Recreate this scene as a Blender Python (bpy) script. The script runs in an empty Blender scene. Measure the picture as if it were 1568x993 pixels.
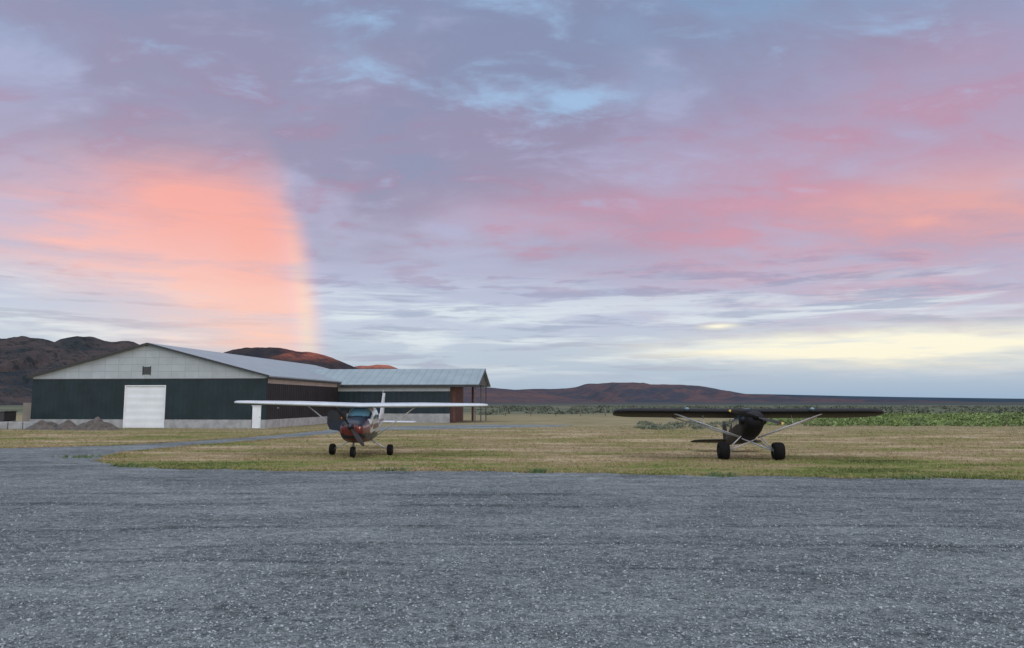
import bpy, bmesh, math, random
import numpy as np
from mathutils import Vector, Euler, noise as mnoise
from mathutils.geometry import delaunay_2d_cdt
random.seed(4); rng=np.random.default_rng(4)
D=bpy.data; scene=bpy.context.scene
def srgb(r,g,b):
    f=lambda c:(c/255/12.92) if c/255<=0.04045 else ((c/255+0.055)/1.055)**2.4
    return (f(r),f(g),f(b),1)
# ------------------------------------------------------------ node helper
class NT:
    def __init__(s,tree): s.t=tree; s.n=tree.nodes; s.l=tree.links
    def setin(s,inp,v):
        if isinstance(v,E): v=v.s
        if isinstance(v,bpy.types.NodeSocket): s.l.new(v,inp)
        else: inp.default_value=v
    def math(s,op,*a,clamp=False):
        n=s.n.new('ShaderNodeMath'); n.operation=op; n.use_clamp=clamp
        for i,v in enumerate(a): s.setin(n.inputs[i],v)
        return E(s,n.outputs[0])
    def mix(s,f,a,b,mode='MIX'):
        n=s.n.new('ShaderNodeMix'); n.data_type='RGBA'; n.blend_type=mode
        s.setin(n.inputs[0],f); s.setin(n.inputs[6],a); s.setin(n.inputs[7],b)
        return n.outputs[2]
    def noise(s,vec,scale,detail=4,rough=.5,dist=0):
        n=s.n.new('ShaderNodeTexNoise'); s.setin(n.inputs['Vector'],vec)
        n.inputs['Scale'].default_value=scale; n.inputs['Detail'].default_value=detail
        n.inputs['Roughness'].default_value=rough; n.inputs['Distortion'].default_value=dist
        return E(s,n.outputs[0])
    def voro(s,vec,scale,out='Distance'):
        n=s.n.new('ShaderNodeTexVoronoi'); s.setin(n.inputs['Vector'],vec); n.inputs['Scale'].default_value=scale
        return n.outputs[out]
    def comb(s,x,y,z):
        n=s.n.new('ShaderNodeCombineXYZ')
        for i,v in enumerate((x,y,z)): s.setin(n.inputs[i],v)
        return n.outputs[0]
    def sep(s,v):
        n=s.n.new('ShaderNodeSeparateXYZ'); s.l.new(v,n.inputs[0]); return [E(s,o) for o in n.outputs]
    def ss(s,x,a,b):   # smoothstep
        n=s.n.new('ShaderNodeMapRange'); n.interpolation_type='SMOOTHSTEP'
        s.setin(n.inputs[0],x); n.inputs[1].default_value=a; n.inputs[2].default_value=b
        if a>b:
            n.inputs[1].default_value=b; n.inputs[2].default_value=a; n.inputs[3].default_value=1; n.inputs[4].default_value=0
        return E(s,n.outputs[0])
    def ramp(s,f,stops):
        n=s.n.new('ShaderNodeValToRGB'); s.setin(n.inputs[0],f); cr=n.color_ramp
        while len(cr.elements)<len(stops): cr.elements.new(.5)
        for e,(p,c) in zip(cr.elements,stops): e.position=p; e.color=c
        return n.outputs[0]
class E:
    def __init__(s,nt,sock): s.nt=nt; s.s=sock
    def __add__(s,o): return s.nt.math('ADD',s,o)
    __radd__=__add__
    def __sub__(s,o): return s.nt.math('SUBTRACT',s,o)
    def __rsub__(s,o): return s.nt.math('SUBTRACT',o,s)
    def __mul__(s,o): return s.nt.math('MULTIPLY',s,o)
    __rmul__=__mul__
    def __truediv__(s,o): return s.nt.math('DIVIDE',s,o)
    def clamp(s): return s.nt.math('ADD',s,0.0,clamp=True)

# ------------------------------------------------------------ world
SUN_AZ=123.3; SUN_EL=3.0
w=D.worlds.new("World"); scene.world=w; w.use_nodes=True
w.node_tree.nodes.clear(); N=NT(w.node_tree)
tc=N.n.new('ShaderNodeTexCoord'); dirv=tc.outputs['Generated']
x,y,z=N.sep(dirv)
az=N.math('ARCTAN2',x,y)*57.29578
el=N.math('ARCSINE',z)*57.29578
zz=N.math('MAXIMUM',z,0.0)
px=x/(zz+.22); py=y/(zz+.22)
cp=N.comb(px,py,0.0)
big=N.noise(cp,1.1,3,.5,.4)
med=N.noise(N.comb(px*.8+3.1,py*1.15,1.7),2.6,5,.56,.35)
fine=N.noise(N.comb(px*.75,py*1.2+8.0,4.2),6.0,5,.6,.3)
strk=N.noise(N.comb(az*.045,el*.42,2.0),1.6,5,.58,.35)
strk2=N.noise(N.comb(az*.06+5.0,el*.7,9.0),2.2,4,.6,.3)
eln=(el/60.0).clamp()
base=N.ramp(eln,[(0,srgb(154,184,212)),(.04,srgb(172,194,218)),(.10,srgb(184,195,222)),(.16,srgb(176,178,210)),
  (.25,srgb(170,160,192)),(.34,srgb(158,156,190)),(.45,srgb(136,158,194)),(.54,srgb(116,152,194)),(1,srgb(150,160,185))])
warp=(med-.5)*9.0; warp2=(fine-.5)*8.0
def blob(a0,e0,sa,se,k=1.0):
    da=(az-a0+warp*k)/sa; de=(el-e0+warp2*k*.5)/se
    r=da*da+de*de
    return N.math('POWER',2.71828,r*-1.0)
col=base
up=N.ss(el,8,15)
m=N.ss(big*.55+med*.45+blob(-24,23,12,5,.6)*.10+blob(-3,21,9,3,.6)*.12-blob(10,28,16,3)*.04,.43,.56)*up
col=N.mix(m*.82,col,srgb(145,135,167))
m=N.ss(med*.5+fine*.5,.49,.36)*up
col=N.mix(m*.45,col,srgb(178,182,218))
# slate-blue undersides
m=N.ss(med*.4+big*.6+fine*.1+N.ss(el,19,27)*.05,.57,.67)*up
col=N.mix(m*.55,col,srgb(126,142,178))
m=N.ss(fine*.7+med*.3,.5,.62)*N.ss(el,7,13)*N.ss(el,26,18)
col=N.mix(m*.45,col,srgb(172,120,152))
# pink wash, right
m=(blob(20,16,14,4.2,.9)*.65+blob(27,12,16,4,1.0)*.75+blob(30,7,16,3)*.35+blob(2,14,7,2.0,1.0)*.5+blob(33,20,10,5)*.4).clamp()
col=N.mix(m*(.62+(fine-.5)*1.4+(med-.5)*1.6).clamp()*.98,col,srgb(210,148,170))
m=blob(33,13,9,2.4,.9)*.75+blob(27,14,5,1.5)*.2
col=N.mix(m.clamp()*(.78+(fine-.5)*1.2).clamp(),col,srgb(242,172,162))
# thin places where blue light comes through
m=N.ss(med*.5+fine*.5+blob(7,22.5,9,1.8,.5)*.14+blob(2,19,5,1.3,.5)*.08+blob(-13,24.5,6,1.8,.5)*.15+blob(5,30,22,2.5,.5)*.08,.56,.72)*N.ss(el,13,17)
col=N.mix(m*.75,col,srgb(164,202,240))
# lower streaks
low=N.ss(el,10.5,6.0)
m=N.ss(strk,.45,.62)*low*N.ss(el,.8,3.5)
col=N.mix(m*.75,col,srgb(222,232,242))
m=N.ss(strk2,.50,.64)*N.ss(el,12,7)*N.ss(el,1.2,3.0)
col=N.mix(m*.65,col,srgb(150,162,196))
m=N.ss(strk2*.5+fine*.5,.5,.6)*N.ss(el,12,9)*N.ss(el,6.5,9)
col=N.mix(m*.5,col,srgb(154,142,180))
# clearing with pale yellow light
m=blob(30,3.7,10,1.2,.22)*1.3+blob(15.8,5.6,1.3,.22,.08)*.8+blob(19,3.9,9,.9,.22)*.8
col=N.mix((m*(.66+(strk2-.5)*2.4+.2)).clamp(),col,srgb(253,248,228))
# rain shaft lit by the sun, inside the rainbow
A=(math.sin(math.radians(SUN_AZ-180)),math.cos(math.radians(SUN_AZ-180)))
dot=x*A[0]+y*A[1]
th=N.math('ARCCOSINE',dot)*57.29578
inside=N.ss(th+(fine-.5)*1.6*N.ss(el,4,16),42.9,40.9)
g=blob(-23,12.3,8.5,5.3,.65)*1.3+blob(-17,5.5,7.5,6.0,.2)*1.0+blob(-33,11.6,5,2.4,.4)*.85
g=(g*(.80+(strk-.5)*1.8+(med-.5)*1.1)).clamp()*inside*N.ss(el+(fine-.5)*7.0,22.5,13.5)
col=N.mix(g*.9,col,N.mix(N.ss(el,15,4),srgb(251,170,164),srgb(254,196,184)))
g2=(blob(-24,14,4.5,2.6,.4)+blob(-19.5,12,2.4,3.8,.2)*.8).clamp()*inside
col=N.mix(g2*.42,col,srgb(255,158,134))
def ring(t0,s):
    q=(th-t0)/s; return N.math('POWER',2.71828,q*q*-1.0)
fade=N.ss(el,17,5)*N.ss(el,-.5,1)
addc=N.comb(ring(42.0,.8)*fade*.10,ring(41.4,.7)*fade*.09,ring(40.8,.6)*fade*.06)
col=N.mix(1.0,col,addc,'ADD')
# towards the sunset side and overhead, cream tint added to whiten the light
col=N.mix((N.ss(y,.1,-.5)*.75+N.ss(el,36,60)*.5).clamp(),col,(.56,.57,.57,1))
sky=N.n.new('ShaderNodeTexSky'); sky.sky_type='NISHITA'; sky.sun_disc=False
sky.sun_elevation=math.radians(SUN_EL); sky.sun_rotation=math.radians(SUN_AZ)
bg1=N.n.new('ShaderNodeBackground'); N.l.new(sky.outputs[0],bg1.inputs[0]); bg1.inputs[1].default_value=.05
gain=1.0+N.ss(y,.15,-.7)*1.5+N.ss(el,34,60)*2.3  # unseen sky overhead and behind boosted to throw more light on the ground
bg2=N.n.new('ShaderNodeBackground'); N.setin(bg2.inputs[0],col); N.setin(bg2.inputs[1],gain*.91)
ad=N.n.new('ShaderNodeAddShader'); N.l.new(bg1.outputs[0],ad.inputs[0]); N.l.new(bg2.outputs[0],ad.inputs[1])
wo=N.n.new('ShaderNodeOutputWorld'); N.l.new(ad.outputs[0],wo.inputs[0])
w.cycles.sampling_method='MANUAL'; w.cycles.sample_map_resolution=512

sl=D.lights.new("sun","SUN"); sl.energy=.7; sl.angle=math.radians(10); sl.color=(1,.62,.45)
so=D.objects.new("sun",sl); scene.collection.objects.link(so)
a=math.radians(SUN_AZ); e=math.radians(SUN_EL)
sd=Vector((math.sin(a)*math.cos(e),math.cos(a)*math.cos(e),math.sin(e)))
so.rotation_euler=sd.to_track_quat('Z','Y').to_euler(); so.location=(20,-20,30)

cam=D.cameras.new("camera"); co=D.objects.new("camera",cam); scene.collection.objects.link(co)
co.location=(0,0,2.3); co.rotation_euler=(math.radians(96.0),0,0)
cam.lens=26; cam.sensor_width=36; cam.clip_start=.1; cam.clip_end=60000; scene.camera=co
scene.view_settings.view_transform='Standard'; scene.view_settings.look='None'; scene.view_settings.exposure=0

# ------------------------------------------------------------ materials
def newmat(name):
    m=D.materials.new(name); m.use_nodes=True; n=NT(m.node_tree)
    b=m.node_tree.nodes['Principled BSDF']; return m,n,b
def pos(n): return n.n.new('ShaderNodeNewGeometry').outputs['Position']
def obj(n): return n.n.new('ShaderNodeTexCoord').outputs['Object']
def bump(n,b,h,strength,dist):
    k=n.n.new('ShaderNodeBump'); n.setin(k.inputs['Height'],h); k.inputs['Strength'].default_value=strength
    k.inputs['Distance'].default_value=dist; n.l.new(k.outputs[0],b.inputs['Normal'])
def simple(name,c,rough=.5,var=.15,scale=3,metal=0,coat=0,spec=.5):
    m,n,b=newmat(name); o=obj(n)
    f=n.noise(o,scale,5,.6)
    c2=tuple(v*(1-var) for v in c[:3])+(1,); c3=tuple(min(1,v*(1+var)) for v in c[:3])+(1,)
    n.setin(b.inputs['Base Color'],n.mix(n.ss(f,.35,.65),c2,c3))
    n.setin(b.inputs['Roughness'],(rough+(f-.5)*.2).clamp()); b.inputs['Metallic'].default_value=metal
    b.inputs['Coat Weight'].default_value=coat; b.inputs['Specular IOR Level'].default_value=spec
    return m
def L(*c): return c+(1,)
def grasscol(n,P):
    X,Y,Z=n.sep(P)
    f1=n.noise(n.comb(X*.45,Y,0.0),.26,4,.6); f2=n.noise(n.comb(X*.3,Y*1.2,5.0),.6,4,.65); f3=n.noise(n.comb(X,Y*.7,9.0),3.0,5,.75)
    t=(f1-.5)*1.7+(f2-.5)*1.3+(f3-.5)*1.0+n.ss(Y,25,32)*.22+n.ss(X,-10,-2)*.07+.34
    near=n.ramp(t,[(.15,L(.065,.085,.030)),(.34,L(.125,.150,.048)),(.48,L(.190,.172,.080)),(.64,L(.220,.168,.105)),(.90,L(.35,.29,.19))])
    belt=n.mix(n.ss(f2,.40,.6),L(.26,.22,.145),L(.165,.155,.09))
    c=n.mix(n.ss(Y,46,80),near,belt)
    far=n.mix(n.ss(n.noise(n.comb(X*.01,Y*.02,0.0),1.2,4),.42,.6),L(.09,.11,.078),L(.145,.14,.105))
    c=n.mix(n.ss(Y,105,170),c,far)
    vf=n.mix(n.ss(n.noise(n.comb(X*.0012,Y*.002,0.0),1.3,5),.4,.6),L(.052,.068,.074),L(.080,.082,.080))
    c=n.mix(n.ss(Y,250,700),c,vf)
    return c
m_ground,n,b=newmat("ground_soil_and_grass"); P=pos(n); c=grasscol(n,P)
n.setin(b.inputs['Base Color'],c); b.inputs['Roughness'].default_value=1; b.inputs['Specular IOR Level'].default_value=0
m_grass,n,b=newmat("grass_blades"); P=pos(n); c=grasscol(n,P)
rv=n.noise(P,11,2,.5)
c=n.mix(n.ss(rv,.52,.6)*.55,c,L(.42,.36,.22)); c=n.mix(n.ss(rv,.48,.4)*.5,c,L(.075,.095,.03))
n.setin(b.inputs['Base Color'],c); b.inputs['Roughness'].default_value=1; b.inputs['Specular IOR Level'].default_value=0
# gravel
def gravelcol(n,P):
    X,Y,Z=n.sep(P)
    big=n.noise(n.comb(X*.45,Y*.9,0.0),.35,4,.6,.8); trk=n.noise(n.comb(X*.16+Y*.02,Y*1.0-X*.08,3.0),1.3,4,.65,.5)
    v=n.voro(P,20,'Color'); vs=n.sep(v)[0]; v2=n.sep(n.voro(P,45,'Color'))[1]
    g=n.noise(n.comb(X*.85,Y,0.0),7,5,.85); g2=n.noise(n.comb(X*.7,Y,4.0),2.2,4,.75)
    val=(big-.5)*.70+(trk-.5)*.45+(vs-.5)*.24+(v2-.5)*.26+(g-.5)*1.5+(g2-.5)*.7+.50
    tw=n.noise(n.comb(X*.15,Y*.15,6.0),1,3)*1.6
    def track(y0,s_,c_,wd):
        q=(Y+tw-y0-X*s_-X*X*c_)/wd; return n.math('POWER',2.71828,q*q*-1.0)
    tk=(track(13.0,.03,-.004,.12)+track(14.9,.03,-.004,.14)+track(19.5,-.05,-.002,.25)+track(17.6,-.05,-.002,.22)+track(11.2,-.06,.003,.10))*n.ss(trk,.40,.58)
    val=val-tk*.26
    c=n.ramp(val,[(.05,L(.042,.052,.058)),(.34,L(.128,.150,.160)),(.56,L(.228,.260,.272)),(.95,L(.46,.50,.515))])
    return c,v,g,g2
m_gravel,n,b=newmat("gravel"); P=pos(n); c,v,g,g2=gravelcol(n,P)
n.setin(b.inputs['Base Color'],c); b.inputs['Roughness'].default_value=.9; b.inputs['Specular IOR Level'].default_value=.2
h=g*1.1+g2*1.6+E(n,n.voro(P,22))*-.4
bump(n,b,h,1.0,.15)
m_stone,n,b=newmat("gravel_stones"); P=pos(n)
vv=n.sep(n.voro(P,40,'Color'))[0]
n.setin(b.inputs['Base Color'],n.ramp(vv,[(0,L(.045,.053,.058)),(.5,L(.165,.19,.20)),(1,L(.34,.375,.39))])); b.inputs['Roughness'].default_value=.9
def hillmat(name,a_,b_,c_,sc,alpenglow=None):
    m,n,b=newmat(name); P=pos(n); f=n.noise(P,sc,5,.65); f2=n.noise(P,sc*9,4,.7)
    col=n.mix(n.ss(f,.4,.6),a_,b_); col=n.mix(n.ss(f2,.5,.62)*.7,col,c_)
    if alpenglow:
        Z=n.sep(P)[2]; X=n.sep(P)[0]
        col=n.mix(n.ss(Z+(f2-.5)*40.0,alpenglow[0],alpenglow[1])*n.ss(f,.35,.52)*n.ss(X,alpenglow[2],alpenglow[3])*.9,col,alpenglow[4])  # low-sun glow on the upper slope, painted into the base colour
    n.setin(b.inputs['Base Color'],col); b.inputs['Roughness'].default_value=.95; b.inputs['Specular IOR Level'].default_value=0
    bump(n,b,f2,.8,8); return m
m_hA=hillmat("hill_sagebrush",L(.030,.038,.046),L(.068,.058,.060),L(.016,.023,.026),.012)
m_hB=hillmat("hill_alpenglow_slope",L(.030,.032,.040),L(.062,.046,.046),L(.022,.023,.028),.008,(74,104,-475,-400,L(.36,.115,.075)))  # last colour is sunset light painted on the right-hand top
m_hC=hillmat("hill_alpenglow_summit",L(.07,.062,.08),L(.11,.075,.075),L(.055,.052,.065),.006,(104,124,-540,-490,L(.38,.135,.09)))  # summit tinted with painted sunset light
m_hD=hillmat("hill_far",L(.050,.055,.075),L(.105,.070,.075),L(.042,.055,.068),.003)  # bluish distance haze is mixed into these base colours
m_hE=hillmat("plain_far",L(.032,.054,.078),L(.042,.064,.088),L(.032,.045,.068),.001)  # blue of the air at this range is part of the colour

# ------------------------------------------------------------ mesh helpers
def mkobj(name,verts,faces,mat,parent=None,smooth=False):
    me=D.meshes.new(name); me.from_pydata([tuple(v) for v in verts],[],faces); me.update()
    if isinstance(mat,(list,tuple)):
        for k in mat: me.materials.append(k)
    else: me.materials.append(mat)
    if smooth: me.polygons.foreach_set('use_smooth',[True]*len(me.polygons))
    o=D.objects.new(name,me); scene.collection.objects.link(o)
    if parent: o.parent=parent
    return o
def empty(name,loc,rot=(0,0,0)):
    o=D.objects.new(name,None); o.location=loc; o.rotation_euler=rot; o.empty_display_size=.5
    scene.collection.objects.link(o); return o
def box(name,x0,x1,y0,y1,z0,z1,mat,parent=None,bev=0):
    v=[(x0,y0,z0),(x1,y0,z0),(x1,y1,z0),(x0,y1,z0),(x0,y0,z1),(x1,y0,z1),(x1,y1,z1),(x0,y1,z1)]
    f=[(0,3,2,1),(4,5,6,7),(0,1,5,4),(1,2,6,5),(2,3,7,6),(3,0,4,7)]
    o=mkobj(name,v,f,mat,parent)
    if bev:
        md=o.modifiers.new('b','BEVEL'); md.width=bev; md.segments=2
    return o
def prism(name,poly,axis,a0,a1,mat,parent=None):
    n=len(poly); v=[]
    for a_ in (a0,a1):
        for p in poly: v.append((a_,p[0],p[1]) if axis=='x' else (p[0],a_,p[1]))
    f=[tuple(range(n)),tuple(range(2*n-1,n-1,-1))]+[(i,i+n,(i+1)%n+n,(i+1)%n) for i in range(n)]
    o=mkobj(name,v,f,mat,parent)
    bm=bmesh.new(); bm.from_mesh(o.data); bmesh.ops.recalc_face_normals(bm,faces=bm.faces); bm.to_mesh(o.data); bm.free()
    return o
def tube(name,p0,p1,r,mat,parent=None,flat=1.0,seg=10,r1=None):
    p0=Vector(p0); p1=Vector(p1); r1=r if r1 is None else r1
    d=(p1-p0).normalized(); u=Vector((0,1,0))-d*d.y
    if u.length<.1: u=Vector((1,0,0))-d*d.x
    u.normalize(); w_=d.cross(u)
    v=[];
    for p,rr in ((p0,r),(p1,r1)):
        for i in range(seg):
            t=2*math.pi*i/seg; v.append(p+u*math.cos(t)*rr+w_*math.sin(t)*rr*flat)
    f=[(i,(i+1)%seg,(i+1)%seg+seg,i+seg) for i in range(seg)]+[tuple(range(seg-1,-1,-1)),tuple(range(seg,2*seg))]
    return mkobj(name,v,f,mat,parent,True)

# ------------------------------------------------------------ ground: one sheet, graded grid
gx=[0,10,20,30,40,50,60,75,90,120,160,220,320,500,800,1400,2500,5000,10000,18000,30000]; gx=[-q for q in gx[:0:-1]]+gx
gy=[-3000,-800,-200,-60,-20,0,10,20,30,40,50,60,70,80,90,105,125,160,220,320,500,800,1400,2500,5000,10000,18000,30000]
v=[(a_,b_,0.0) for b_ in gy for a_ in gx]; k=len(gx)
mkobj("ground",v,[(j*k+i,j*k+i+1,(j+1)*k+i+1,(j+1)*k+i) for j in range(len(gy)-1) for i in range(k-1)],m_ground)
outline=[(-80,-40),(80,-40),(80,13.5),(60,16.2),(35,19.4),(15.1,22.15),(10,22.9),(5,23.7),(.8,24.6),(-4.2,25.3),(-8.5,25.3),(-11.5,25.7),
 (-13.5,26.6),(-15.4,28.2),(-16.8,30.5),(-17.6,32.8),(-17.6,35.3),(-16.5,40),(-14.8,45),(-13.2,51),(-12,57),(-8,61.5),(-3,64.4),(5,70),(6,74),
 (-2,75.5),(-9,72),(-13.4,67),(-15.4,60),(-16.2,53),(-17.6,47),(-19.4,42),(-21.8,38.8),(-27,36.2),(-40,34),(-80,33)]
pts=[]
for i in range(len(outline)):
    p=Vector(outline[i]); q=Vector(outline[(i+1)%len(outline)])
    k=max(1,int((q-p).length/.12)) if p.y>5 and q.y>5 and abs(p.x)<50 else 1
    nn=(q-p).normalized(); nn=Vector((-nn.y,nn.x))
    for j in range(k):
        c_=p.lerp(q,j/k); s_=mnoise.noise(Vector((c_.x*.5,c_.y*.5,0)))*.45+mnoise.noise(Vector((c_.x*2.5,c_.y*2.5,5)))*.28
        pts.append(c_+nn*s_*(1 if k>1 else 0))
PX=np.array([p.x for p in pts]); PY=np.array([p.y for p in pts])
def in_gravel(xs,ys):
    xs=np.asarray(xs); ys=np.asarray(ys)
    ins=np.zeros(len(xs),bool); j=len(PX)-1
    for i in range(len(PX)):
        xi,yi,xj,yj=PX[i],PY[i],PX[j],PY[j]
        if yi!=yj:
            c_=((yi>ys)!=(yj>ys)); xx=(xj-xi)*(ys-yi)/(yj-yi)+xi
            ins^=(c_&(xs<xx))
        j=i
    return ins
np_=len(pts)
cv,ce,cf,_,_,_=delaunay_2d_cdt([Vector((p.x,p.y)) for p in pts],[(i,(i+1)%np_) for i in range(np_)],[],0,1e-5)
tri=np.array([[ (cv[i].x,cv[i].y) for i in f] for f in cf if len(f)==3]); cen=tri.mean(axis=1)
keep=in_gravel(cen[:,0],cen[:,1])
fl=[tuple(f) for f in cf if len(f)==3]; fl=[f for f,kk in zip(fl,keep) if kk]
mkobj("gravel_apron",[(p.x,p.y,.004) for p in cv],fl,m_gravel)
def scatter_blades(name,xs,ys,hmin,hmax,wid,mat,blades=4,spread=.06):
    n_=len(xs)*blades
    bx=np.repeat(xs,blades)+rng.normal(0,spread,n_); by=np.repeat(ys,blades)+rng.normal(0,spread,n_)
    hh=rng.uniform(hmin,hmax,n_); an=rng.uniform(-.9,.9,n_); ww=np.repeat(wid,blades)*rng.uniform(.6,1.3,n_)
    lx=rng.normal(0,.6,n_)*hh; ly=rng.normal(0.3,.6,n_)*hh
    V=np.zeros((n_,3,3)); V[:,0,0]=bx-np.cos(an)*ww; V[:,0,1]=by-np.sin(an)*ww
    V[:,1,0]=bx+np.cos(an)*ww; V[:,1,1]=by+np.sin(an)*ww
    V[:,2,0]=bx+lx; V[:,2,1]=by+ly; V[:,2,2]=hh; V[:,:2,2]=.001
    return mkobj(name,V.reshape(-1,3).tolist(),[(3*i,3*i+1,3*i+2) for i in range(n_)],mat)
n_=60000
t=rng.uniform(0,1,n_); ys=21+ (t**1.5)*50; xs=rng.uniform(-.75,.78,n_)*ys
clump=np.array([mnoise.noise(Vector((a_*.9,b_*.9,0))) for a_,b_ in zip(xs,ys)])
k=rng.uniform(-.5,.6,len(xs))<clump+.05; xs=xs[k]; ys=ys[k]
idx=[i for i in range(len(PX)) if abs(PX[i])<32 and 15<PY[i]<60]
ii=rng.choice(idx,18000); ds=rng.exponential(.35,18000); an=rng.uniform(0,6.283,18000)
xs=np.concatenate([xs,PX[ii]+np.cos(an)*ds]); ys=np.concatenate([ys,PY[ii]+np.sin(an)*ds])
k=~in_gravel(xs,ys); xs=xs[k]; ys=ys[k]
scatter_blades("grass",xs,ys,.02,.09,.004+.0003*ys,m_grass,4,.07)
xs=[];ys=[]
for cx,cy,r,c_ in ((.9,24.45,.16,80),(-13.6,26.7,.3,40),(-17.9,31,.4,50),(6.5,23.3,.25,40),(-4,25.2,.3,40),(12,22.4,.3,40)):
    xs+=list(rng.normal(cx,r,c_)); ys+=list(rng.normal(cy,r*.5,c_))
m_weed=simple("weed_leaf",L(.06,.105,.035),.7,.4,8)
scatter_blades("weeds",np.array(xs),np.array(ys),.04,.17,np.full(len(xs),.02),m_weed,3,.04)
# loose stones
n_=90000
ys=5.5+(rng.uniform(0,1,n_)**1.7)*17; xs=rng.uniform(-.78,.78,n_)*(ys+1)
sz=rng.uniform(.005,.014,n_)*(1+rng.uniform(0,1,n_)**6*1.4)
O=np.array([(1,0,0),(0,1,0),(-1,0,0),(0,-1,0),(0,0,.7),(0,0,-.3)],float)
F=np.array([(0,1,4),(1,2,4),(2,3,4),(3,0,4)])
V=O[None]*sz[:,None,None]*rng.uniform(.6,1.4,(n_,6,3)); an=rng.uniform(0,6.28,n_)
c_,s_=np.cos(an)[:,None],np.sin(an)[:,None]; X_=V[:,:,0]*c_-V[:,:,1]*s_; Y_=V[:,:,0]*s_+V[:,:,1]*c_
V[:,:,0]=X_+xs[:,None]; V[:,:,1]=Y_+ys[:,None]; V[:,:,2]+=.006
me=D.meshes.new("loose_gravel"); me.vertices.add(n_*6); me.vertices.foreach_set('co',V.ravel())
FI=(F[None]+np.arange(n_)[:,None,None]*6).astype(np.int32).ravel()
me.loops.add(len(FI)); me.loops.foreach_set('vertex_index',FI); me.polygons.add(len(FI)//3)
me.polygons.foreach_set('loop_start',np.arange(0,len(FI),3,dtype=np.int32)); me.polygons.foreach_set('loop_total',np.full(len(FI)//3,3,dtype=np.int32))
me.update(calc_edges=True); me.validate(); me.materials.append(m_stone); scene.collection.objects.link(D.objects.new("loose_gravel",me))

# ------------------------------------------------------------ hills
def hill(name,prof,Y0,front,back,mat,nx=260,ny=36,rough=.12,fs=.01):
    xs_=[p[0] for p in prof]; hs=[p[1] for p in prof]
    X_=np.linspace(xs_[0],xs_[-1],nx); H=np.interp(X_,xs_,hs); k=np.ones(5)/5
    H=np.convolve(np.pad(H,2,'edge'),k,'valid'); v=[];f=[]
    for j in range(ny):
        t=j/(ny-1); t2=t*1.35
        yy=Y0-front+front*t2 if t2<=1 else Y0+back*(t2-1)/.35
        sh=(min(t2,1))**1.25 if t2<=1 else 1-(t2-1)/.35
        for i,xx in enumerate(X_):
            nz=mnoise.fractal(Vector((xx*fs,yy*fs*.5,3)),1.0,2.1,5)
            rd=abs(mnoise.noise(Vector((xx*fs*1.7,yy*fs*.25,7))))
            mid=math.sin(min(t2,1)*math.pi)
            h_=H[i]*max(0,sh)*(1+ (nz*rough*.3)) + H[i]*mid*(nz*rough-rd*rough*2.2)
            v.append((xx,yy,h_-1.0 if j>0 else -3))
    for j in range(ny-1):
        for i in range(nx-1):
            a_=j*nx+i; f.append((a_,a_+1,a_+nx+1,a_+nx))
    return mkobj(name,v,f,mat,None,True)
hill("hill",[(-1300,40),(-1000,70),(-780,84),(-620,82),(-588,84),(-565,80),(-553,74),(-535,76),(-517,81),(-493,79),(-458,75),(-442,68),(-383,46),(-330,20),(-290,0)],900,480,300,m_hA,340,50,.2,.02)
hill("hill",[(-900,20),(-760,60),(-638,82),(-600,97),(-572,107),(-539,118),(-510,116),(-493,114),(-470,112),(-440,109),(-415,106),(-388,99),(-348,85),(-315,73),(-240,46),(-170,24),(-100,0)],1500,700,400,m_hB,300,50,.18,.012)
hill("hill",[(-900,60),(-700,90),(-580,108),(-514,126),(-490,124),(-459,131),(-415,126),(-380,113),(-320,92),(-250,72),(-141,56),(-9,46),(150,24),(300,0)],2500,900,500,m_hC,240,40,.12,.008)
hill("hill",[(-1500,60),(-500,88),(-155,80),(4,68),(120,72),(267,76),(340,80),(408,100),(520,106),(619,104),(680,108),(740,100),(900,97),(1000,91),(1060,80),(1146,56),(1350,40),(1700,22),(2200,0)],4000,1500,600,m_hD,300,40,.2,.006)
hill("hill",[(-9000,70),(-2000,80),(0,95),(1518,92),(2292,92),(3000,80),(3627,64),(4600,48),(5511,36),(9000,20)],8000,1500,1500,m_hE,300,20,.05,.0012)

# ------------------------------------------------------------ hangar
def corr(name,c,period,axis=0,var=.08,rough=.5,metal=0,k_=.22):
    m,n,b=newmat(name); o=obj(n); q=n.sep(o)[axis]
    wv=n.math('SINE',q*(2*math.pi/period)); f=n.noise(o,.7,5,.6)
    k=n.ss(wv,.55,.95)
    cc=n.mix(n.ss(f,.35,.65),tuple(v*(1-var) for v in c[:3])+(1,),tuple(min(1,v*(1+var)) for v in c[:3])+(1,))
    cc=n.mix(k*k_,cc,tuple(v*.45 for v in c[:3])+(1,))
    n.setin(b.inputs['Base Color'],cc); b.inputs['Roughness'].default_value=rough; b.inputs['Metallic'].default_value=metal
    b.inputs['Specular IOR Level'].default_value=.3
    bump(n,b,wv,.35,.02); return m
m_dark=corr("dark_green_cladding",L(.010,.024,.031),.45,0,.2,.55)
m_darks=corr("dark_side_cladding",L(.018,.017,.020),.45,1,.2,.55)
m_roof=corr("metal_roof",L(.24,.29,.32),.9,1,.06,.5,.1)
m_roof2=corr("metal_roof_wing",L(.23,.29,.32),.9,0,.06,.5,.1)
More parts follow.
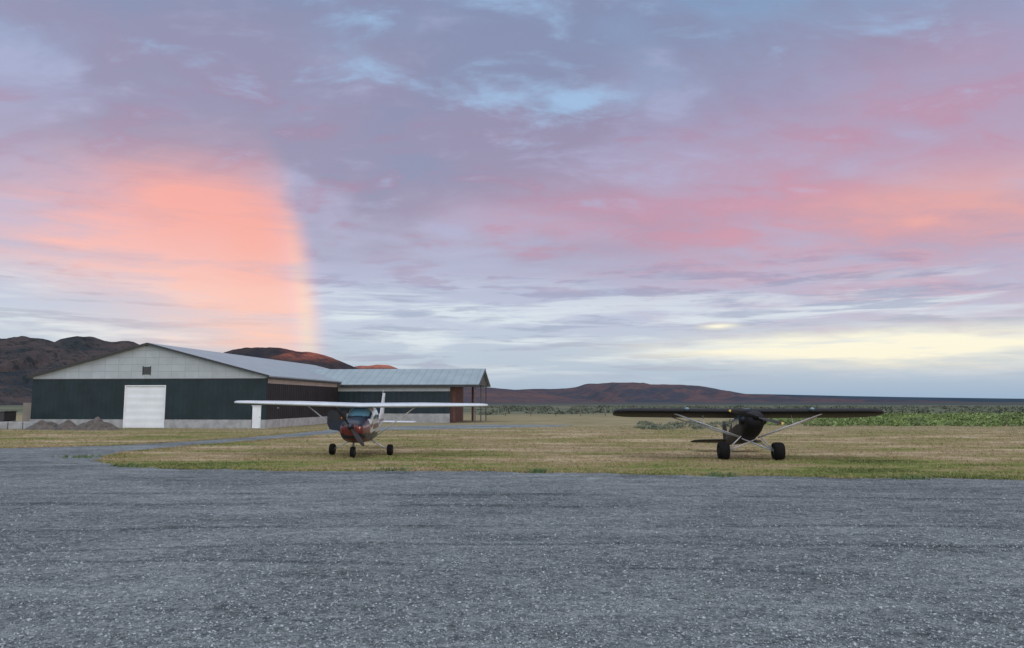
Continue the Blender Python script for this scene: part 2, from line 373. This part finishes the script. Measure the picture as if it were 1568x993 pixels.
def panelmat(name,c,ax):
    m,n,b=newmat(name); o=obj(n); s_=n.sep(o)
    br=n.n.new('ShaderNodeTexBrick'); n.l.new(n.comb(s_[ax],s_[2],0.0),br.inputs['Vector'])
    br.inputs['Scale'].default_value=1; br.inputs['Brick Width'].default_value=1.25; br.inputs['Row Height'].default_value=.62; br.offset=.0
    br.inputs['Mortar Size'].default_value=.025
    br.inputs['Color1'].default_value=c; br.inputs['Color2'].default_value=tuple(v*.86 for v in c[:3])+(1,); br.inputs['Mortar'].default_value=tuple(v*.7 for v in c[:3])+(1,)
    f=n.noise(o,.9,5,.6)
    n.setin(b.inputs['Base Color'],n.mix(n.ss(f,.35,.7)*.35,br.outputs[0],tuple(v*.6 for v in c[:3])+(1,))); b.inputs['Roughness'].default_value=.6
    return m
m_gab=panelmat("pale_wall_panels",L(.37,.43,.47),0)
m_gabs=panelmat("pale_side_panels",L(.34,.32,.32),1)
m_conc=simple("concrete",L(.27,.29,.31),.9,.15,1.5)
m_white=simple("white_paint",L(.64,.70,.76),.5,.05,.8)
m_trim=simple("dark_trim",L(.02,.022,.026),.5,.2,2)
m_wood=simple("red_brown_wood",L(.07,.032,.026),.75,.3,2)
m_glassd=simple("dark_glass",L(.012,.014,.018),.15,.1,2)
m_steel=simple("steel",L(.10,.10,.11),.5,.2,4,.6)
H=empty("hangar",(-21.3,64.4,0),(0,0,-math.radians(5.8)))
W=21.85; AP=-10.95; EV=4.5; RZ=7.35; DP=40
def frontband(nm,z0,z1,mat,cuts,y0=0.0,th=.25):
    xs_=[-W]+[c for cc in cuts for c in cc]+[0]
    for i in range(0,len(xs_),2): box(nm,xs_[i],xs_[i+1],y0,y0+th,z0,z1,mat,H)
frontband("base_wall",0,.75,m_conc,[(-13.0,-9.2),(-1.27,-.39)],-.05,.3)
frontband("wall_panel",.75,1.98,m_dark,[(-13.0,-9.2),(-1.27,-.39)])
frontband("wall_panel_mid",1.98,3.75,m_dark,[(-13.0,-9.2)])
frontband("wall_panel_top",3.75,4.28,m_dark,[])
prism("gable_panel",[(-W,4.28),(0,4.28),(0,EV),(AP,RZ),(-W,EV)],'y',0.002,.25,m_gab,H)
box("gable_flashing",-W,0,-.03,.0,4.25,4.33,m_trim,H)
m_door=corr("door_panel_white",L(.64,.70,.76),.62,2,.04,.45,0,.06)
box("sliding_door",-12.93,-9.27,.04,.12,0.02,3.68,m_door,H)
for nm,a_ in (("door_jamb_a",(-13.0,-12.93,0,3.75)),("door_jamb_b",(-9.27,-9.2,0,3.75)),("door_head",(-12.93,-9.27,3.68,3.75))):
    box(nm,a_[0],a_[1],-.07,.12,a_[2],a_[3],m_white,H)
box("walk_door",-1.22,-.44,.04,.1,.02,1.93,m_white,H)
box("walk_door_head",-1.27,-.39,-.03,.12,1.93,1.98,m_white,H)
box("walk_door_knob",-.56,-.52,.0,.04,.95,1.0,m_steel,H)
box("window",-11.4,-10.75,-.02,.0,4.7,5.38,m_glassd,H); 
for a_ in ((-11.46,-11.4,4.64,5.44),(-10.75,-10.69,4.64,5.44)): box("window_frame",a_[0],a_[1],-.04,.0,a_[2],a_[3],m_trim,H)
box("side_base",-.2,.05,.25,DP,0,.75,m_conc,H)
box("side_wall",-.25,0,.25,DP,.75,3.9,m_darks,H)
box("side_band",-.25,.0,.25,DP,3.9,EV-.02,m_gabs,H)
box("far_side_wall",-W,-W+.25,.25,DP,0,EV-.02,m_darks,H)
prism("rear_wall",[(-W+.25,0),(-.25,0),(-.25,EV),(AP,RZ-.1),(-W+.25,EV)],'y',DP-.25,DP-.01,m_dark,H)
sl_=(RZ-EV)/(-AP)
def roofslab(nm,xa,za,xb,zb,y0,y1,mat,th=.12):
    return prism(nm,[(xa,za),(xb,zb),(xb,zb+th),(xa,za+th)],'y',y0,y1,mat,H)
roofslab("roof_right",.35,EV-.35*sl_+.02,AP,RZ+.02,-.35,DP+.3,m_roof)
roofslab("roof_left",-W-.35,EV-.35*sl_+.02,AP-.001,RZ+.02,-.35,DP+.3,m_roof)
roofslab("rake_trim_right",.37,EV-.35*sl_-.0,AP,RZ-.02,-.39,-.352,m_trim,.17)
roofslab("rake_trim_left",-W-.37,EV-.35*sl_-.0,AP-.001,RZ-.02,-.39,-.352,m_trim,.17)
box("eave_gutter",.352,.45,-.35,18.3,EV-.2,EV-.06,m_trim,H)
wy0,wy1,wr,we=18.6,27.6,6.0,4.25; wx=12.65; rx=15.95; wm=(wy0+wy1)/2; s2=(wr-we)/(wm-wy0)
m_darkw=corr("wing_cladding",L(.012,.025,.034),.6,0,.2,.55,0,.15)
box("wing_base",0.06,wx,wy0-.03,wy0+.2,0,1.0,m_conc,H)
box("wing_wall",0.01,wx,wy0,wy0+.2,1.0,3.45,m_darkw,H)
box("wing_band",0.01,wx,wy0,wy0+.2,3.45,we-.05,m_gab,H)
prism("wing_end_wall",[(wy0+.2,0),(wy1,0),(wy1,we-.05),(wm,wr-.06),(wy0+.2,we-.05)],'x',wx-.2,wx-.002,m_wood,H)
prism("wing_gable_truss",[(wy0+.05,we-.05),(wy1-.05,we-.05),(wm,wr-.06)],'x',rx-.35,rx-.28,m_trim,H)
prism("wing_roof_front",[(wy0-.4,we-.4*s2),(wm,wr),(wm,wr+.12),(wy0-.4,we-.4*s2+.12)],'x',-5.5,rx,m_roof2,H)
prism("wing_roof_back",[(wy1+.4,we-.4*s2),(wm+.001,wr),(wm+.001,wr+.12),(wy1+.4,we-.4*s2+.12)],'x',-5.5,rx,m_roof2,H)
box("wing_fascia",.4,rx,wy0-.46,wy0-.402,we-.36,we-.1,m_trim,H)
prism("wing_rake",[(wy0-.42,we-.4*s2-.14),(wm,wr-.14),(wm,wr+.14),(wy0-.42,we-.4*s2+.14)],'x',rx+.002,rx+.06,m_trim,H)
for nm,xx,yy,r_,mt in (("porch_pillar",wx+.45,wy0+.3,.11,m_wood),("porch_pillar_b",wx+1.2,wy1-.3,.12,m_wood),("porch_post",rx-.5,wy0+.1,.06,m_steel),("porch_post_b",rx-.5,wy1-.1,.06,m_steel),("porch_post_c",rx-.5,wm,.06,m_steel)):
    box(nm,xx-r_,xx+r_,yy-r_,yy+r_,0,we-.06,mt,H)
box("porch_beam",wx,rx-.3,wy0-.02,wy0+.15,we-.3,we-.06,m_wood,H)

# ------------------------------------------------------------ clutter by hangar
def pile(name,cx,cy,rx_,ry_,h,mat):
    v=[];f=[];nr,ns=10,28
    for j in range(nr+1):
        t=j/nr
        for i in range(ns):
            a_=2*math.pi*i/ns; px_=cx+math.cos(a_)*rx_*t; py_=cy+math.sin(a_)*ry_*t
            nz=mnoise.fractal(Vector((px_*1.3,py_*1.3,2)),1,2,4)
            v.append((px_+nz*.1,py_,h*(1-t**1.3)*(1+nz*.4)+nz*.08*(1-t)-.01*(t==1)))
    for j in range(nr):
        for i in range(ns): f.append((j*ns+i,j*ns+(i+1)%ns,(j+1)*ns+(i+1)%ns,(j+1)*ns+i))
    return mkobj(name,v,f,mat,None,True)
m_pile,n,b=newmat("pile_aggregate"); P=pos(n); n.setin(b.inputs['Base Color'],n.ramp(n.noise(P,2.5,7,.75),[(.3,L(.035,.032,.030)),(.7,L(.15,.135,.125))])); b.inputs['Roughness'].default_value=.95; bump(n,b,n.noise(P,7,5,.7),1,.15)
pile("gravel_pile",-38.9,62,1.5,1.1,.8,m_pile); pile("gravel_pile",-36.6,61.5,1.3,1.1,.7,m_pile); pile("gravel_pile",-34.3,61.5,2.1,1.2,.85,m_pile)
B=empty("concrete_barrier",(-42,63,0))
for i in range(3): box("block_%d"%(i+1),-1.6+i*1.25,-.4+i*1.25-.03,-.3,.3,0,.62,m_conc,B,.04)
box("low_wall",-46,-40.5,70.0,70.3,0,2.2,simple("tan_wall",L(.22,.20,.18),.9,.1,1))
T=empty("utility_trailer",(-44.2,64,0)); 
box("bed",-1.7,1.1,-.8,.8,.62,1.45,m_trim,T,.05); box("rail",-1.75,1.15,-.85,.85,1.45,1.52,m_steel,T)
def wheel(name,cx,cy,cz,r,wd,parent,mt,mh):
    prof=[(r*.45,-wd*.42),(r*.62,-wd*.5),(r*.86,-wd*.5),(r*.97,-wd*.36),(r,-wd*.15),(r,wd*.15),(r*.97,wd*.36),(r*.86,wd*.5),(r*.62,wd*.5),(r*.45,wd*.42)]
    ns=32;v=[];f=[]
    for i in range(ns):
        a_=2*math.pi*i/ns
        for rr,xx in prof: v.append((cx+xx,cy+math.cos(a_)*rr,cz+math.sin(a_)*rr))
    k=len(prof)
    for i in range(ns):
        for j in range(k-1): f.append((i*k+j,i*k+j+1,((i+1)%ns)*k+j+1,((i+1)%ns)*k+j))
    o=mkobj(name,v,f,mt,parent,True)
    tube(name+"_hub",(cx-wd*.4,cy,cz),(cx+wd*.4,cy,cz),r*.46,mh,parent,1,20); return o
m_tire=simple("tire_rubber",L(.007,.007,.008),.9,.2,6,0,0,.15)
wheel("wheel_1",-1.0,-.82,.35,.35,.2,T,m_tire,m_steel); wheel("wheel_2",.5,-.82,.35,.35,.2,T,m_tire,m_steel)
tube("hitch",(1.1,0,.7),(2.1,0,.55),.05,m_steel,T)
FN=empty("wire_fence",(0,118,0)); m_post=simple("weathered_post",L(.14,.12,.10),.9,.2,3)
for i in range(16): tube("post_%d"%i,(-1+i*4,i*.4,0),(-1+i*4+random.uniform(-.05,.05),i*.4,1.25),.06,m_post,FN,1,6)
for zz_ in (.5,.85,1.15): tube("wire_%d"%int(zz_*100),(-1,0,zz_),(59,6,zz_),.012,m_steel,FN,1,4)

# ------------------------------------------------------------ shrubs (leaf clumps)
def shrubs(name,spots,mat,leaf=.05,dens=260):
    P_=[]
    for (cx,cy,rx_,h_) in spots:
        n_=int(dens*rx_*h_*2)+40
        for _ in range(n_):
            a_=random.uniform(0,6.28); r_=rx_*random.random()**.5; zt=h_*math.sqrt(max(0,1-(r_/rx_)**2))*random.uniform(.7,1.15)
            P_.append((cx+math.cos(a_)*r_,cy+math.sin(a_)*r_,zt*random.random()**.6))
    P_=np.array(P_); n_=len(P_); A_=rng.normal(0,1,(n_,3,3))*leaf
    V=P_[:,None,:]+A_; V[:,:,2]=np.maximum(V[:,:,2],0)
    return mkobj(name,V.reshape(-1,3).tolist(),[(3*i,3*i+1,3*i+2) for i in range(n_)],mat)
m_sage=simple("sagebrush_leaf",L(.13,.15,.105),.85,.4,1.2); m_green=simple("green_brush_leaf",L(.14,.20,.065),.8,.4,.3)
sp=[]
for i in range(26):
    yy=random.uniform(62,78); sp.append((random.uniform(.165,.30)*yy,yy,random.uniform(.4,1.1),random.uniform(.2,.5)))
shrubs("sagebrush",sp,m_sage,.07,220)
sp=[]
for i in range(480):
    yy=random.uniform(70,112); q=random.random()**.75
    sp.append(((.34+.52*q)*yy,yy,random.uniform(.9,2.2),random.uniform(.25,.65)+.55*q*random.random()))
for i in range(12):
    sp.append((random.uniform(-48,-43.2),random.uniform(58,62),random.uniform(.4,.8),random.uniform(.3,.8)))
shrubs("green_brush",sp,m_green,.11,60)
m_fd=simple("far_brush_leaf",L(.085,.105,.075),.9,.4,.3)
sp=[]
for i in range(260):
    yy=random.uniform(130,330); sp.append((random.uniform(-.05,.85)*yy,yy,random.uniform(1.5,5),random.uniform(.3,.9)))
shrubs("far_brush",sp,m_fd,.25,9)

# ------------------------------------------------------------ aircraft helpers
def interp(secs,n):
    ys_=[s[0] for s in secs]; out=[]
    yy=np.linspace(ys_[0],ys_[-1],n); yy=np.sort(np.concatenate([yy,ys_]))
    A_=np.array(secs)
    for q in yy:
        out.append([q]+[np.interp(q,ys_,A_[:,k]) for k in range(1,5)])
    return out
def loft(name,secs,mats,pick,parent,nseg=56,nr=110):
    R=interp(secs,nr); v=[];f=[]
    for (q,w_,zb,zt,ex) in R:
        zc=(zb+zt)/2; hh=(zt-zb)/2
        for i in range(nseg):
            a_=2*math.pi*i/nseg; c_=math.cos(a_); s_=math.sin(a_)
            v.append((w_*math.copysign(abs(c_)**(2/ex),c_),q,zc+hh*math.copysign(abs(s_)**(2/ex),s_)))
    for j in range(len(R)-1):
        for i in range(nseg):
            f.append((j*nseg+i,j*nseg+(i+1)%nseg,(j+1)*nseg+(i+1)%nseg,(j+1)*nseg+i))
    f.append(tuple(range(nseg-1,-1,-1))); f.append(tuple((len(R)-1)*nseg+i for i in range(nseg)))
    o=mkobj(name,v,f,mats,parent,True)
    for p in o.data.polygons: p.material_index=pick(p.center)
    bm=bmesh.new(); bm.from_mesh(o.data); bmesh.ops.remove_doubles(bm,verts=bm.verts,dist=1e-5); bmesh.ops.recalc_face_normals(bm,faces=bm.faces); bm.to_mesh(o.data); bm.free()
    return o
def foil(t):
    us=[0,.012,.05,.12,.25,.4,.6,.8,1.0]
    th=lambda u:5*t*(.2969*math.sqrt(u)-.126*u-.3516*u*u+.2843*u**3-.1036*u**4)
    return [(u,th(u)*1.25+.015*math.sin(math.pi*u)) for u in us]+[(u,-th(u)*.7+.015*math.sin(math.pi*u)) for u in us[-2:0:-1]]
def wing(name,stations,mat,parent,t=.12,vertical=False):
    v=[];f=[];k=None
    for (s_,yl,ch,z_) in stations:
        pf=foil(t); k=len(pf)
        for u,h_ in pf:
            v.append((h_*ch,yl+u*ch,s_) if vertical else (s_,yl+u*ch,z_+h_*ch))
    for j in range(len(stations)-1):
        for i in range(k): f.append((j*k+i,j*k+(i+1)%k,(j+1)*k+(i+1)%k,(j+1)*k+i))
    f.append(tuple(range(k))); f.append(tuple((len(stations)-1)*k+i for i in range(k-1,-1,-1)))
    o=mkobj(name,v,f,mat,parent,True)
    bm=bmesh.new(); bm.from_mesh(o.data); bmesh.ops.recalc_face_normals(bm,faces=bm.faces); bm.to_mesh(o.data); bm.free()
    return o
def prop(name,cy,cz,r,ang,mat,mtip,parent,wd=.075):
    for sgn in (0,1):
        v=[];f=[];st=12
        for j in range(st+1):
            t_=j/st; rr=.08+(r-.08)*t_; c_=wd*(.6+1.1*math.sin(math.pi*min(1,t_*.8+.12)))*(1 if t_<.95 else .55); tw=math.radians(60-45*t_)
            for (a_,b_) in ((-c_,0),(0,.014),(c_,0),(0,-.014)):
                dx=a_*math.cos(tw)-b_*math.sin(tw); dy=a_*math.sin(tw)+b_*math.cos(tw)
                an=ang+math.pi*sgn
                v.append((rr*math.cos(an)-dx*math.sin(an),cy+dy,cz+rr*math.sin(an)+dx*math.cos(an)))
        for j in range(st):
            for i in range(4): f.append((j*4+i,j*4+(i+1)%4,(j+1)*4+(i+1)%4,(j+1)*4+i))
        f.append((3,2,1,0)); f.append(tuple(st*4+i for i in range(4)))
        o=mkobj("%s_blade_%d"%(name,sgn+1),v,f,[mat,mtip],parent)
        for p in o.data.polygons:
            c=p.center; 
            if math.hypot(c.x,c.z-cz)>r*.9: p.material_index=1
def ball(name,c,rx_,ry_,rz_,mat,parent):
    bm=bmesh.new(); bmesh.ops.create_uvsphere(bm,u_segments=24,v_segments=14,radius=1)
    for q in bm.verts: q.co=Vector((c[0]+q.co.x*rx_,c[1]+q.co.y*ry_,c[2]+q.co.z*rz_))
    me=D.meshes.new(name); bm.to_mesh(me); bm.free(); me.materials.append(mat); me.polygons.foreach_set('use_smooth',[True]*len(me.polygons))
    o=D.objects.new(name,me); scene.collection.objects.link(o); o.parent=parent; return o
m_acw=simple("aircraft_white",L(.42,.47,.52),.35,.05,2,0,.3)
m_acm=simple("aircraft_maroon",L(.095,.012,.014),.3,.15,2,0,.3)
m_acd=simple("aircraft_navy",L(.006,.012,.026),.35,.15,2,0,.15,.4)
m_acb=simple("aircraft_black",L(.005,.005,.008),.55,.2,3,0,.0,.25)
m_alu=simple("brushed_aluminium",L(.55,.56,.58),.35,.1,6,.8)
m_strut=simple("strut_grey",L(.38,.39,.43),.4,.1,4)
m_yel=simple("yellow_tip",L(.55,.38,.08),.5,.1,4); m_org=simple("orange_lens",L(.8,.2,.04),.3,.1,4)
m_prop=simple("propeller_dark",L(.015,.015,.018),.5,.1,5,0,0,.3)
m_pglass,n,b=newmat("windshield_glass"); n.setin(b.inputs['Base Color'],n.mix(n.noise(obj(n),1.5,3),L(.04,.11,.16),L(.08,.18,.25))); b.inputs['Roughness'].default_value=.06; b.inputs['Coat Weight'].default_value=1.0; b.inputs['Specular IOR Level'].default_value=.9

# ---- high-wing tricycle aeroplane
A1=empty("tricycle_gear_airplane",(-6.55,32.5,.0),(0,math.radians(.7),0))
secs=[(-2.28,.20,1.16,1.44,2.2),(-2.22,.38,.92,1.50,2.4),(-2.1,.47,.76,1.55,2.6),(-1.7,.52,.64,1.60,2.7),(-1.1,.55,.58,1.66,2.8),(-.95,.55,.58,1.68,2.8),
 (-.38,.56,.57,2.08,3.2),(.1,.56,.57,2.15,3.4),(.9,.54,.60,2.12,3.2),(1.35,.50,.64,2.02,3.0),(1.9,.42,.74,1.80,2.6),(3.0,.28,.93,1.62,2.3),(4.5,.14,1.14,1.50,2.1),(5.25,.05,1.27,1.46,2.0)]
def pick1(c):
    if -.95<c.y<-.40:
        zl=1.66+(c.y+.95)*.70
        if c.z>1.70 and .02<abs(c.x)<.44 and c.z>zl-.14: return 3
        if c.z>1.56 and abs(c.x)>.50 and c.y>-.75: return 3
        if c.z>1.56: return 2
    if -.33<c.y<1.25 and 1.50<c.z<1.93 and abs(c.x)>.4 and not(.32<c.y<.40): return 3
    if 1.38<c.y<1.85 and c.z>1.62 and abs(c.x)<.34: return 3
    if c.y<-.95: return 2 if c.z>1.34 else (1 if c.z>1.02 else (1 if c.z<.80 else 2))
    zt=1.22+max(0,c.y)*.03
    if zt<c.z<zt+.16: return 1
    if c.z<1.0: return 2
    return 0
loft("fuselage",secs,[m_acw,m_acm,m_acd,m_pglass],pick1,A1)
st=[]
for s_,yl,ch in ((-5.48,-.38,.55),(-5.42,-.52,.85),(-5.25,-.60,1.02),(-5.0,-.64,1.12),(-2.6,-.85,1.63),(0,-.85,1.63),(2.6,-.85,1.63),(5.0,-.64,1.12),(5.25,-.60,1.02),(5.42,-.52,.85),(5.48,-.38,.55)):
    st.append((s_,yl,ch,2.10+abs(s_)*.018))
wing("wing",st,m_acw,A1,.13)
wing("tailplane",[(-1.7,4.75,.55,1.3),(-1.62,4.62,.72,1.3),(0,4.3,1.15,1.3),(1.62,4.62,.72,1.3),(1.7,4.75,.55,1.3)],m_acw,A1,.09)
wing("fin",[(1.4,3.9,1.5,0),(1.75,4.35,1.18,0),(2.55,4.85,.82,0),(2.74,4.97,.72,0)],m_acw,A1,.09,True)
for sx,nm in ((-1,"a"),(1,"b")):
    tube("wing_strut_"+nm,(sx*.52,-.25,.72),(sx*2.35,-.25,2.12),.055,m_acw,A1,.45)
    tube("gear_leg_"+nm,(sx*.40,.05,.66),(sx*1.16,.0,.26),.065,m_acw,A1,.5,10,.04)
    wheel("main_wheel_"+nm,sx*1.25,0,.24,.24,.22,A1,m_tire,m_steel)
tube("nose_gear_leg",(0,-1.55,.75),(0,-1.68,.42),.04,m_steel,A1)
for sx in (-.1,.1): tube("nose_fork",(sx,-1.68,.44),(sx,-1.70,.21),.018,m_steel,A1)
tube("nose_fork_crown",(-.1,-1.68,.44),(.1,-1.68,.44),.025,m_steel,A1)
wheel("nose_wheel",0,-1.70,.23,.23,.18,A1,m_tire,m_steel)
loft("spinner",[(-2.58,.005,1.295,1.305,2),(-2.54,.05,1.25,1.35,2),(-2.45,.1,1.20,1.40,2),(-2.27,.145,1.155,1.445,2)],[m_acd],lambda c:0,A1,24,10)
prop("propeller",-2.36,1.30,.96,math.radians(127),m_prop,m_prop,A1,.06)
for sx in (-1,1): ball("cooling_inlet",(sx*.27,-2.19,1.32),.10,.06,.075,m_acb,A1)
ball("landing_light",(0,-2.20,1.02),.09,.04,.06,m_pglass,A1)
mdoor=prism("open_door",[(-.60,1.0),(-1.30,1.1),(-1.42,1.35),(-1.42,1.86),(-1.3,1.93),(-.60,1.9)],'y',-.42,-.38,m_acd,A1)
prism("door_window",[(-.7,1.42),(-1.32,1.45),(-1.32,1.78),(-.7,1.84)],'y',-.427,-.422,m_glassd,A1)
ball("marker_light",(-.66,-.95,1.62),.05,.05,.05,m_org,A1)
tube("pitot",(-3.4,-.78,2.0),(-3.4,-1.0,2.0),.012,m_alu,A1)
tube("antenna",(0,.3,2.25),(0,.45,2.6),.01,m_acb,A1); tube("antenna_b",(0,4.99,2.72),(0,5.05,2.9),.01,m_alu,A1)

# ---- taildragger
r=.35
EU=Euler((math.radians(-10.7),0,math.radians(-5.5)))
off=EU.to_matrix()@Vector((0,0,r))
A2=empty("taildragger_airplane",(9.5-off.x,29.8-off.y,r-off.z),EU)
secs=[(-1.30,.16,1.32,1.62,2.1),(-1.24,.30,1.17,1.70,2.3),(-1.1,.37,1.06,1.76,2.4),(-.7,.41,.94,1.80,2.5),(-.35,.40,.86,1.82,2.7),(-.2,.39,.84,1.84,2.8),
 (.18,.38,.82,2.10,3.2),(.6,.38,.82,2.16,3.4),(1.3,.38,.84,2.12,3.2),(2.0,.34,.90,1.95,2.8),(3.2,.24,1.02,1.74,2.5),(4.6,.12,1.18,1.58,2.2),(5.35,.03,1.30,1.50,2.0)]
def pick2(c):
    if -.26<c.y<.16 and c.z>1.74 and abs(c.x)<.37 and abs(c.x)>.015: return 1
    if -.1<c.y<1.5 and 1.48<c.z<1.98 and abs(c.x)>.3 and not(.55<c.y<.6): return 1
    return 0
loft("fuselage",secs,[m_acb,m_pglass],pick2,A2)
st=[]
for s_,yl,ch in ((-5.38,.35,.5),(-5.33,.12,.9),(-5.2,-.02,1.18),(-4.95,-.12,1.42),(-4.6,-.16,1.56),(-3,-.18,1.6),(0,-.18,1.6),(3,-.18,1.6),(4.6,-.16,1.56),(4.95,-.12,1.42),(5.2,-.02,1.18),(5.33,.12,.9),(5.38,.35,.5)):
    st.append((s_,yl,ch,1.90+abs(s_)*.006))
wing("wing",st,m_acb,A2,.17)
wing("tailplane",[(-1.6,4.85,.4,1.4),(-1.5,4.62,.75,1.4),(-1.2,4.45,.98,1.4),(0,4.3,1.2,1.4),(1.2,4.45,.98,1.4),(1.5,4.62,.75,1.4),(1.6,4.85,.4,1.4)],m_acb,A2,.06)
wing("fin",[(1.4,4.35,1.3,0),(1.8,4.6,1.15,0),(2.2,4.85,.88,0),(2.38,5.05,.55,0)],m_acb,A2,.05,True)
for sx,nm in ((-1,"a"),(1,"b")):
    tube("front_strut_"+nm,(sx*.36,.0,.90),(sx*2.95,.1,1.88),.06,m_strut,A2,.5)
    tube("rear_strut_"+nm,(sx*.36,.1,.90),(sx*2.95,.95,1.86),.05,m_strut,A2,.5)
    tube("jury_strut_"+nm,(sx*1.75,.05,1.42),(sx*1.75,.3,1.88),.018,m_strut,A2)
    tube("gear_leg_"+nm,(sx*.36,-.15,.92),(sx*.93,0,.36),.04,m_strut,A2,.6)
    tube("gear_leg_rear_"+nm,(sx*.36,.6,.88),(sx*.93,0,.36),.035,m_strut,A2,.6)
    tube("shock_strut_"+nm,(0,.02,.72),(sx*.93,0,.34),.035,m_strut,A2)
    tube("cabane_"+nm,(sx*.3,.1,.86),(0,.02,.72),.028,m_strut,A2)
    wheel("main_wheel_"+nm,sx*1.06,0,r,r,.42,A2,m_tire,m_steel)
    ball("wing_light_"+nm,(sx*2.45,-.24,1.99),.09,.10,.07,m_pglass,A2)
    ball("cylinder_cheek_"+nm,(sx*.36,-.75,1.42),.17,.32,.16,m_acb,A2)
loft("spinner",[(-1.56,.005,1.475,1.485,2),(-1.50,.06,1.42,1.54,2),(-1.40,.1,1.38,1.58,2),(-1.27,.125,1.355,1.605,2)],[m_acb],lambda c:0,A2,24,10)
prop("propeller",-1.36,1.48,1.04,math.radians(-14),m_prop,m_yel,A2,.055)
wheel("tail_wheel",0,5.15,1.31-.06,.12,.09,A2,m_tire,m_steel)
tube("tail_spring",(0,4.7,1.25),(0,5.15,1.25),.025,m_steel,A2)
tube("antenna",(0,1.2,2.18),(0,1.3,2.5),.01,m_acb,A2)
